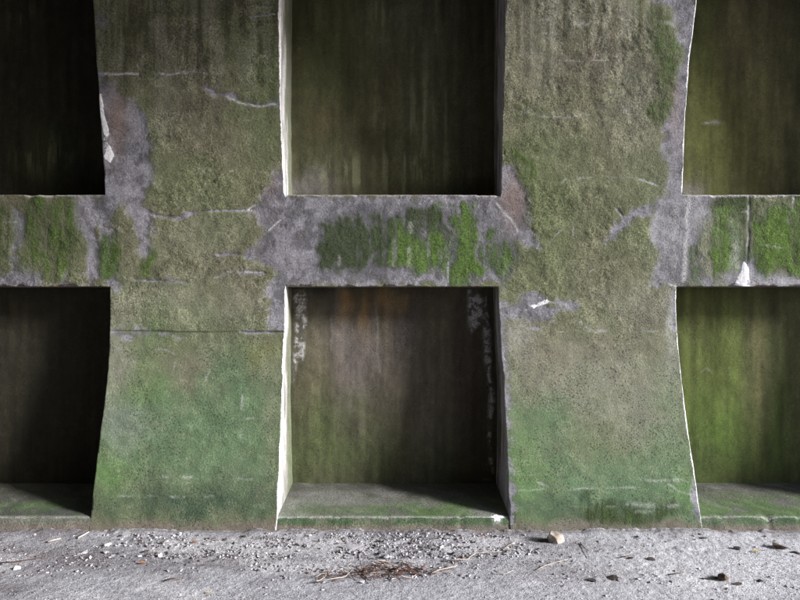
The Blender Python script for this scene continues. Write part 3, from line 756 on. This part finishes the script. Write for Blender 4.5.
# backs of the recesses
def make_back(a, b, z0, z1, lab=None):
    xs = np.linspace(float(a(z0)) - .12, float(b(z0)) + .12, 200); zs = np.arange(z0, z1 + .006, .009)
    X, Z = np.meshgrid(xs, zs)
    m = back_masks(X, Z)
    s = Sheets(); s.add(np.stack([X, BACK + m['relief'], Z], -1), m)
    X2, Z2 = np.meshgrid(xs[[0, -1]], zs[[0, -1]])
    s.add(np.stack([X2, BACK + .3 + X2 * 0, Z2], -1), plain(X2.shape, (.1, .1, .1)), flip=True)
    o = s.build('recess_back', M_WALL, wall)
    if lab: o['label'] = lab
    return o
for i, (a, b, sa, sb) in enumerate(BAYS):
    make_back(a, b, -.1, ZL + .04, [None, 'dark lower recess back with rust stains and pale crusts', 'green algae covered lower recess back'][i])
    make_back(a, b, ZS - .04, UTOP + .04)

# recess floors with a kerb front
def make_floor(a, b, i):
    xs0 = float(a(.08)); xs1 = float(b(.08))
    n = int((xs1 - xs0 + .16) / .008)
    xs = np.linspace(xs0 - .02, xs1 + .02, n)
    yf = -.364 + (fbm(xs * 5, xs * 0 + i, 4, 600) - .5) * .012
    zf = .082 + (fbm(xs * 4, xs * 0 + i, 4, 610) - .5) * .010 - np.clip(fbm(xs * 9, xs * 0 + i, 3, 615) - .66, 0, 1) * .06
    if i == 2:
        zf -= .03 * np.exp(-((xs - 2.58) / .03) ** 2)
    r = .016 + np.clip(fbm(xs * 7, xs * 0 + i, 3, 620) - .5, 0, 1) * .06
    # front face
    s = Sheets()
    tz = np.concatenate([np.linspace(0, .86, 14), np.linspace(.88, 1, 6)])
    Z = -.10 + (zf[None] + .10) * tz[:, None]
    X = np.broadcast_to(xs[None], Z.shape)
    d = zf[None] - Z
    rel = (fbm(X * 12, Z * 12, 4, 630) - .5) * .010
    Y = yf[None] - (zf[None] - Z) * .36 + rel + fr(d, r[None])
    nn = fbm(X * 7, Z * 10, 4, 640)
    tint = np.empty(Z.shape + (3,), np.float32); tint[:] = (.050, .082, .042)
    tint = lerp(tint, np.array((.09, .10, .07), np.float32), sstep(.45, .7, nn)[..., None])
    if i == 0: tint = lerp(tint, np.array((.13, .12, .11), np.float32), .7)
    tint = lerp(tint, np.array((.14, .115, .10), np.float32), (sstep(.045, .012, Z + (nn - .5) * .03))[..., None] * .9)
    edge = np.clip(1 - d / .010, 0, 1)
    spall = np.exp(-(((X - .68) / .06) ** 2)) * (i == 1) * .62
    pale = np.clip(edge * .5 * sstep(.3, .6, nn) + sstep(.35, .6, spall + (nn - .5) * .5) * sstep(.02, .06, Z), 0, 1)
    s.add(np.stack([X, Y, Z - fr(d, r[None])], -1), plain(Z.shape, (.1, .1, .1), tint=tint, pale=pale, white=np.clip((spall * 1.3 * sstep(.02, .06, Z) - .2) * sstep(.3, .6, fbm(X * 22, Z * 22, 3, 645)), 0, 1), rough=.6, speck=.6))
    # top, rising gently to the back
    t = np.concatenate([OFF, np.arange(.03, .70, .010)])
    T, X = np.meshgrid(t, xs, indexing='ij')
    Y = yf[None] + (rel[-1][None]) * np.exp(-T / .03) + T
    Z = .082 + (zf[None] - .082) * np.exp(-T / .03) + T * .085 + (fbm(X * 5, Y * 5, 4, 650) - .5) * .014 * sstep(0, .05, T)
    nn = fbm(X * 5, Y * 7, 4, 660); n2 = fbm(X * 2.2, Y * 3, 3, 670)
    tint = np.empty(Z.shape + (3,), np.float32); tint[:] = (.098, .106, .084) if i else (.062, .070, .056)  # left floor darker: the shadow lying on it is put into its colour
    gk = sstep(.42, .62, nn) * [.6, .8, .8][i]
    if i == 1: gk = gk * (.35 + .65 * sstep(-.6, .1, X)) * sstep(.5, .1, T)
    tint = lerp(tint, np.array((.070, .120, .040), np.float32), gk[..., None])
    tint = lerp(tint, np.array((.075, .070, .062), np.float32), (sstep(.15, .5, T) * .75)[..., None])
    spall = np.exp(-(((X - .68) / .06) ** 2)) * np.exp(-((T / .05) ** 2)) * (i == 1) * .8
    m = plain(Z.shape, (.1, .1, .1), tint=tint, pale=np.clip((1 - T / .03), 0, 1) * .5 + sstep(.5, .7, n2) * .22 * (i != 0), white=np.clip(spall * 1.3 * sstep(.3, .6, fbm(X * 22, Y * 22, 3, 646)), 0, 1), rough=.6, speck=.5)
    s.add(np.stack([X, Y + fr(T, r[None]), Z - fr(T, r[None])], -1), m)
    return s.build('recess_floor', M_WALL, wall)
for i, (a, b, sa, sb) in enumerate(BAYS):
    make_floor(a, b, i)

# ------------------------------------------------------------------ the rest of the tunnel (vault, far wall), out of frame
M_VAULT = simple_mat('tunnel_concrete', (.13, .125, .105), (.20, .19, .17), 3.0, .95, .6, .02, 8)
FARY = -9.0
def strip_obj(name, prof_pts, x0, x1, th=.35, nx=40):
    """a solid shell swept along x from an open profile (y, z) with thickness outward"""
    pr = np.array(prof_pts, float)
    tan = np.gradient(pr, axis=0); nrm = np.stack([tan[:, 1], -tan[:, 0]], 1); nrm /= np.linalg.norm(nrm, axis=1)[:, None]
    outer = pr - nrm * th
    loop = np.concatenate([pr, outer[::-1]])
    xs = np.linspace(x0, x1, nx); n = len(loop)
    V = [(x, p[0], p[1]) for x in xs for p in loop]
    F = [(i * n + j, i * n + (j + 1) % n, (i + 1) * n + (j + 1) % n, (i + 1) * n + j) for i in range(nx - 1) for j in range(n)]
    F += [tuple(range(n))[::-1], tuple((nx - 1) * n + j for j in range(n))]
    me = bpy.data.meshes.new(name); me.from_pydata(V, [], F); me.update()
    me.materials.append(M_VAULT)
    o = bpy.data.objects.new(name, me); COL.objects.link(o)
    return o
y0, z0 = float(prof(ZTOP)) + .02, ZTOP - .01
yc = (y0 + FARY) / 2; hw = (y0 - FARY) / 2
CROWN = 1.35
arc = [(yc + hw * math.cos(a), z0 + CROWN * math.sin(a)) for a in np.linspace(0, math.pi, 41)]
vault = strip_obj('vault', arc, XEND_L, XEND_R, -.4)
vault['kind'] = 'structure'
fw = strip_obj('far_wall', [(FARY, -.2), (FARY, 1.5), (FARY, 3.0), (FARY, z0 + .02)], XEND_L, XEND_R, -.4, 20)
tag(fw, 'plain grey concrete wall across the tunnel behind the viewer', 'wall')
fw['kind'] = 'thing'
# ------------------------------------------------------------------ loose things on the ground
import bmesh
def gpos(u, v):
    D = EYE * FPX / (v - 300.0)
    x = (u - 400) * D / FPX; y = D - CAMD
    return x, y
def gz(x, y):
    return float(ground_height(np.array([x]), np.array([y]))[0])

def hull(seed, n=10, squash=(1, .75, .55)):
    r = np.random.default_rng(seed)
    p = r.normal(size=(n, 3)); p /= np.linalg.norm(p, axis=1)[:, None]
    p *= (.75 + .35 * r.random((n, 1))) * np.array(squash)
    bm = bmesh.new()
    for q in p: bm.verts.new(q)
    res = bmesh.ops.convex_hull(bm, input=bm.verts)
    bmesh.ops.delete(bm, geom=[g for g in res['geom_interior'] if isinstance(g, bmesh.types.BMVert)], context='VERTS')
    bmesh.ops.triangulate(bm, faces=bm.faces)
    bm.verts.index_update()
    V = np.array([v.co for v in bm.verts]); F = np.array([[v.index for v in f.verts] for f in bm.faces])
    bm.free()
    return V, F
HULLS = [hull(900 + i, 9, (1, .7, .32 + .05 * (i % 4))) for i in range(10)]

def rotm(a, b, c):
    ca, sa, cb, sb, cc, sc = math.cos(a), math.sin(a), math.cos(b), math.sin(b), math.cos(c), math.sin(c)
    Rz = np.array([[ca, -sa, 0], [sa, ca, 0], [0, 0, 1]]); Rx = np.array([[1, 0, 0], [0, cb, -sb], [0, sb, cb]]); Ry = np.array([[cc, 0, sc], [0, 1, 0], [-sc, 0, cc]])
    return Rz @ Rx @ Ry

def gravel(name, label, pts, sizes, ramp, seed):
    r = np.random.default_rng(seed)
    hs = ground_height(pts[:, 0], pts[:, 1])
    VV, FF, n = [], [], 0
    for (x, y), sz, h in zip(pts, sizes, hs):
        V, F = HULLS[r.integers(len(HULLS))]
        W = (V * sz) @ rotm(r.random() * 6.28, r.normal() * .35, r.normal() * .35).T
        W = W + np.array([x, y, h + sz * .16])
        VV.append(W); FF.append(F + n); n += len(V)
    V = np.concatenate(VV).astype(np.float32); F = np.concatenate(FF).astype(np.int32)
    me = bpy.data.meshes.new(name)
    me.vertices.add(len(V)); me.vertices.foreach_set('co', V.ravel())
    me.loops.add(F.size); me.loops.foreach_set('vertex_index', F.ravel())
    me.polygons.add(len(F)); me.polygons.foreach_set('loop_start', np.arange(0, F.size, 3, dtype=np.int32))
    me.update(calc_edges=True); me.validate()
    me.materials.append(island_mat(name + '_stone', ramp))
    o = bpy.data.objects.new(name, me); COL.objects.link(o)
    o['kind'] = 'stuff'; tag(o, label, 'gravel')
    return o
R = np.random.default_rng(77)
def scatter(n, u0, u1, v0, v1, dens=None, pw=1.0):
    u = u0 + (u1 - u0) * R.random(n); v = v0 + (v1 - v0) * R.random(n) ** pw
    D = EYE * FPX / (v - 300.0)
    p = np.stack([(u - 400) * D / FPX, D - CAMD], 1)
    if dens:
        k = fbm(p[:, 0] * 3.5, p[:, 1] * 7, 3, dens)
        p = p[k > .47]
    return p
P = np.concatenate([scatter(2600, 70, 540, 533.5, 548, 701, 1.2), scatter(1500, 150, 540, 546, 558, 702), scatter(900, -60, 200, 534, 575, 703), scatter(700, 240, 480, 555, 578, 704), scatter(350, 540, 860, 534, 590, 705), scatter(500, -60, 860, 534, 606, 706)])
gravel('gravel', 'grey and whitish stone chips scattered along the wall foot', P, .0045 + .013 * R.random(len(P)) ** 2.2,
       [(0, (.30, .29, .32)), (.3, (.16, .14, .15)), (.5, (.42, .41, .44)), (.68, (.06, .05, .05)), (.82, (.60, .59, .62)), (.93, (.13, .10, .08))], 78)
P = np.concatenate([scatter(9000, -60, 860, 534, 612), scatter(7000, -60, 560, 534, 566)])
gravel('grit', 'fine dark and pale grit over the dusty ground', P, .0022 + .0035 * R.random(len(P)),
       [(0, (.30, .29, .31)), (.3, (.09, .08, .08)), (.6, (.45, .44, .47)), (.8, (.05, .04, .04))], 79)

def rock(name, label, u, v, w, h, mat, seed, cat='stone', group=None, depth=None, rot=0.0, tilt=0.0):
    """a single broken stone: w, h are its width and height in metres"""
    V, F = hull(seed, 13, (.5, .5, .5))
    bm = bmesh.new()
    vs = [bm.verts.new(p) for p in V]
    for f in F: bm.faces.new([vs[i] for i in f])
    bmesh.ops.bevel(bm, geom=bm.edges[:], offset=.012, segments=1, affect='EDGES')
    bmesh.ops.recalc_face_normals(bm, faces=bm.faces[:])
    lo = np.array([p.co for p in bm.verts]); lo_min, lo_max = lo.min(0), lo.max(0)
    dp = depth or w * .75
    for p in bm.verts:
        q = [(p.co[i] - (lo_min[i] + lo_max[i]) / 2) / (lo_max[i] - lo_min[i]) for i in range(3)]
        p.co = (q[0] * w, q[1] * dp, (q[2] + .5) * h)
    me = bpy.data.meshes.new(name); bm.to_mesh(me); bm.free(); me.materials.append(mat)
    o = bpy.data.objects.new(name, me); COL.objects.link(o)
    x, y = gpos(u, v)
    if cat == 'soil clod': o.scale = (.72, .72, .72)
    elif mat is M_ST_WHT: o.scale = (.78, .78, .78)
    o.location = (x, y, gz(x, y) - h * (.3 if cat == 'soil clod' else .12)); o.rotation_euler = (0, tilt, rot)
    tag(o, label, cat, group)
    return o
M_ST_TAN = simple_mat('pale_tan_stone', (.20, .155, .12), (.50, .46, .42), 22)
M_ST_BRN = simple_mat('brown_stone', (.055, .038, .028), (.12, .085, .06), 40)
M_ST_DRK = simple_mat('dark_clod', (.035, .03, .03), (.085, .07, .065), 60)
M_ST_WHT = simple_mat('white_stone', (.60, .59, .60), (.78, .77, .78), 60)
M_ST_GRY = simple_mat('grey_stone', (.28, .27, .29), (.42, .41, .44), 60)
rock('stone', 'pale tan broken stone, the largest, lying against the foot of the right pier', 555.5, 541, .115, .072, M_ST_TAN, 41, rot=.2)
rock('soil_clod', 'small dark clod touching the left side of the large tan stone', 543, 540.5, .10, .028, M_ST_DRK, 4, 'soil clod')
rock('stone', 'pointed dark brown stone on the dust at the lower right', 723.5, 578, .085, .045, M_ST_BRN, 5, rot=.3)
rock('soil_clod', 'long low dark clod left of the pointed brown stone', 711, 577.5, .13, .02, M_ST_DRK, 6, 'soil clod', depth=.05)
rock('stone', 'flat brown stone on the dust near the right recess', 779.5, 547.5, .095, .035, M_ST_BRN, 7)
rock('soil_clod', 'brown earth clod between the right pier and the flat brown stone', 738, 549, .08, .035, M_ST_DRK, 8, 'soil clod')
rock('soil_clod', 'low dark clod right at the foot of the right pier edge', 704, 538.5, .11, .018, M_ST_DRK, 9, 'soil clod', depth=.05)
rock('soil_clod', 'small dark clod with a raised tip below the pointed brown stone', 737, 583, .08, .022, M_ST_DRK, 10, 'soil clod', depth=.05)
rock('soil_clod', 'tiny dark clod right of the pointed brown stone', 760, 580, .055, .025, M_ST_DRK, 11, 'soil clod')
rock('soil_clod', 'flat dark clod on the purplish dirt patch under the right pier', 612, 577, .10, .03, M_ST_DRK, 12, 'soil clod', rot=-.6)
rock('soil_clod', 'dark clod below the right pier, nearest the pale stalk', 592, 580, .07, .025, M_ST_DRK, 13, 'soil clod')
rock('soil_clod', 'dark clod with a thin tip below the centre of the right pier', 629, 557.5, .085, .022, M_ST_DRK, 14, 'soil clod', depth=.04)
rock('soil_clod', 'dark clod between right pier centre and its right edge', 651, 559, .07, .02, M_ST_DRK, 15, 'soil clod')
rock('soil_clod', 'dark clod at the far right end of the dust', 795, 552, .09, .02, M_ST_DRK, 16, 'soil clod')
rock('stone', 'white angular chip standing alone below the left pier', 160, 556.5, .04, .036, M_ST_WHT, 21, rot=.8)
rock('stone', 'white flat chip at the foot of the left pier', 180, 535, .035, .028, M_ST_WHT, 22)
rock('stone', 'white jagged chip at the far left end of the ground', 17, 568, .05, .032, M_ST_WHT, 23)
rock('stone', 'small white chip just below the left recess kerb', 34.5, 535.5, .026, .02, M_ST_WHT, 24)
rock('stone', 'pale square chip in the gravel under the middle recess', 441.5, 547, .045, .028, M_ST_WHT, 25, rot=.5)
rock('stone', 'pale flat stone with a shaded left edge under the middle recess', 386, 557.5, .055, .022, M_ST_GRY, 26, rot=.2)
rock('stone', 'pale chip among the litter heap, at its front edge', 362, 582, .04, .022, M_ST_WHT, 27)
rock('stone', 'white upright chip left of the left pier corner', 90, 558, .028, .028, M_ST_WHT, 28)
rock('stone', 'long pale chip below the left pier corner', 107, 545.5, .06, .022, M_ST_WHT, 29, rot=.4)
rock('stone', 'long pale flat chip below the left recess corner', 84, 552, .055, .014, M_ST_GRY, 30)
rock('stone', 'grey flat slab of rubble under the middle recess', 352, 548, .17, .026, M_ST_GRY, 31, depth=.07)
for k in range(60):
    u = R.uniform(70, 530); v = R.uniform(534.5, 556)
    rock('stone_chip', 'small angular stone chip loose in the gravel strip along the wall foot', u, v, R.uniform(.020, .036), R.uniform(.010, .019), [M_ST_GRY, M_ST_DRK, M_ST_GRY, M_ST_DRK, M_ST_GRY, M_ST_WHT][k % 6], 200 + k, 'stone chip', 'loose chips in the gravel strip', rot=R.uniform(0, 6))

def tube(pts, rad, seg=6):
    P = [Vector(p) for p in pts]; V = []; F = []
    for i, p in enumerate(P):
        t = (P[min(i + 1, len(P) - 1)] - P[max(i - 1, 0)]).normalized()
        a = t.cross(Vector((0, 0, 1)));  a = a.normalized() if a.length > 1e-4 else Vector((1, 0, 0)); b = t.cross(a)
        r = rad[i] if hasattr(rad, '__len__') else rad
        for k in range(seg):
            w = 2 * math.pi * k / seg; V.append(p + a * (r * math.cos(w)) + b * (r * math.sin(w)))
    n = len(P)
    for i in range(n - 1):
        for k in range(seg):
            F.append((i * seg + k, i * seg + (k + 1) % seg, (i + 1) * seg + (k + 1) % seg, (i + 1) * seg + k))
    F.append(tuple(range(seg))[::-1]); F.append(tuple((n - 1) * seg + k for k in range(seg)))
    return V, F
def tube_obj(name, paths, mat, label, cat, group=None):
    V, F = [], []
    for pts, rad in paths:
        v, f = tube(pts, rad); F += [tuple(i + len(V) for i in q) for q in f]; V += v
    c = sum(V, Vector()) / len(V)
    me = bpy.data.meshes.new(name); me.from_pydata([v - c for v in V], [], F); me.update(); me.materials.append(mat)
    for p in me.polygons: p.use_smooth = True
    o = bpy.data.objects.new(name, me); o.location = c; COL.objects.link(o)
    tag(o, label, cat, group)
    return o
def gpath(pts, lift=.006, rad=.004, taper=.5):
    out = []
    for i, (u, v) in enumerate(pts):
        x, y = gpos(u, v); out.append((x, y, gz(x, y) + lift + (.004 if i % 2 else 0)))
    n = len(out)
    return out, [rad * (1 - (1 - taper) * i / (n - 1)) for i in range(n)]
M_STALK = simple_mat('dry_straw', (.34, .29, .24), (.52, .47, .42), 50)
M_TWIG = simple_mat('brown_twig', (.06, .03, .026), (.15, .085, .068), 50)
M_PINK = simple_mat('bleached_twig', (.48, .40, .36), (.60, .54, .50), 50)
M_LEAFO = simple_mat('orange_leaf', (.18, .08, .045), (.26, .13, .07), 80)
M_LEAFY = simple_mat('yellow_leaf', (.36, .26, .07), (.45, .34, .12), 80)
tube_obj('twig', [gpath([(447, 561), (456, 560.5), (468, 559.5), (472, 556), (476, 553.5), (490, 553), (502, 551.5), (508, 547), (515, 542)], .008, .0030), gpath([(502, 551.5), (510, 550.5), (516, 551)], .010, .003)], M_STALK, 'pale crooked forked twig in the gravel right of the litter heap', 'twig')
tube_obj('twig', [gpath([(537, 570), (545, 566), (556, 562), (568, 560.5)], .008, .0030)], M_STALK, 'pale curved stalk on the dirt below the left edge of the right pier', 'twig')
tube_obj('twig', [gpath([(48, 543), (54, 541.5), (61, 539.5)], .010, .006, .8)], M_STALK, 'short thick pale stick below the left recess', 'twig')
tube_obj('twig', [gpath([(78, 539.5), (84, 537), (89, 534.5)], .010, .006, .7)], M_PINK, 'short pinkish stick at the corner of the left recess', 'twig')
tube_obj('twig', [gpath([(432, 574), (440, 571), (448, 568.5), (458, 566.5)], .010, .004)], M_STALK, 'straight pale stalk at the right end of the litter heap', 'twig')
tube_obj('twig', [gpath([(494, 571), (499, 574.5), (506, 574), (513, 571.5)], .010, .003)], M_STALK, 'small hooked pale stalk right of the litter heap', 'twig')
tube_obj('twig', [gpath([(318, 583), (332, 580.5), (345, 578), (352, 572)], .012, .0035)], M_STALK, 'pale bent stalk at the left end of the litter heap', 'twig')
tube_obj('twig', [gpath([(580, 543), (586, 550), (589, 558)], .006, .003)], M_TWIG, 'thin dark twig pointing at the viewer below the right pier', 'twig')
tube_obj('twig', [gpath([(620, 558), (632, 556.5)], .008, .003)], M_TWIG, 'short dark twig on the dust below the right pier', 'twig')
tube_obj('twig', [gpath([(0, 563), (18, 562), (36, 559), (48, 556)], .006, .003)], M_TWIG, 'long thin dark twig at the far left', 'twig')
tube_obj('twig', [gpath([(668, 574), (684, 573)], .006, .003)], M_TWIG, 'thin dark twig left of the pointed brown stone', 'twig')
tube_obj('twig', [gpath([(164, 581), (172, 580), (180, 580.5)], .006, .004)], M_TWIG, 'short dark twig lying below the white angular chip', 'twig')
def leaf(label, u, v, w, mat, rot):
    n = 7; V = []; F = []
    for i in range(n):
        t = i / (n - 1); hw = w * .28 * math.sin(math.pi * min(max(t, .03), .97)) ** .8; zc = .10 * w * math.sin(t * 3)
        V += [(w * (t - .5), -hw, zc + .12 * w), (w * (t - .5), 0, zc), (w * (t - .5), hw, zc + .12 * w)]
        V += [(w * (t - .5), -hw, zc + .12 * w + .001), (w * (t - .5), 0, zc + .0015), (w * (t - .5), hw, zc + .12 * w + .001)]
    for i in range(n - 1):
        a, b = i * 6, i * 6 + 6
        for k in (0, 1):
            F += [(a + k, b + k, b + k + 1, a + k + 1), (a + 3 + k, a + 4 + k, b + 4 + k, b + 3 + k)]
        F += [(a, a + 3, b + 3, b), (a + 2, b + 2, b + 5, a + 5)]
    F += [(0, 1, 4, 3), (1, 2, 5, 4), (n * 6 - 6, n * 6 - 3, n * 6 - 2, n * 6 - 5), (n * 6 - 5, n * 6 - 2, n * 6 - 1, n * 6 - 4)]
    me = bpy.data.meshes.new('fallen_leaf'); me.from_pydata(V, [], F); me.update(); me.materials.append(mat)
    o = bpy.data.objects.new('fallen_leaf', me); COL.objects.link(o)
    x, y = gpos(u, v); o.location = (x, y, gz(x, y) + .006); o.rotation_euler = (.25, .1, rot)
    return tag(o, label, 'leaf')
leaf('small orange leaf scrap at the foot of the left pier', 194.5, 543, .035, M_LEAFO, .2)
leaf('rust red leaf scrap on the dirt below the left pier', 142, 563.5, .04, M_LEAFO, .5)
leaf('tiny yellow leaf scrap on the pale ground nearest the viewer', 208, 592.5, .022, M_LEAFY, .4)
leaf('tiny red leaf scrap at the foot of the middle recess kerb', 482, 536.5, .022, M_LEAFO, .1)
leaf('ochre leaf scrap on the dust near the flat brown stone', 756, 552, .035, M_LEAFY, .0)

# litter heap: single stalks, sharing a few meshes
SM = []
for k in range(5):
    r = np.random.default_rng(50 + k)
    L = .10 + .02 * k; pts = []
    bend = r.normal() * .02
    for i in range(6):
        t = i / 5; pts.append((L * (t - .5), bend * math.sin(math.pi * t) + r.normal() * .003, .012 * math.sin(t * 4 + k)))
    V, F = tube(pts, [.0030 * (1 - .45 * i / 5) for i in range(6)])
    me = bpy.data.meshes.new('dry_stalk'); me.from_pydata(V, [], F); me.update()
    for p in me.polygons: p.use_smooth = True
    me.materials.append([M_TWIG, M_TWIG, M_PINK, M_TWIG, M_STALK][k]); SM.append(me)
for k in range(130):
    u = float(np.clip(R.normal(382, 30), 312, 450)); v = 571.5 + R.normal() * 3.4 - (u - 382) * .035
    o = bpy.data.objects.new('dry_stalk', SM[[0, 1, 3, 0, 1, 2, 3, 0, 1, 3, 4][k % 11]]); COL.objects.link(o)
    x, y = gpos(u, v)
    o.location = (x, y, gz(x, y) + .006 + .012 * R.random()); o.rotation_euler = (R.normal() * .3, R.normal() * .22, R.normal() * .7 + (3.14 if k % 2 else 0))
    sc = R.uniform(.45, 1.1); o.scale = (sc, sc, sc)
    tag(o, 'thin dry stalk tangled in the brown litter heap under the middle recess', 'stalk', 'stalks of the litter heap')
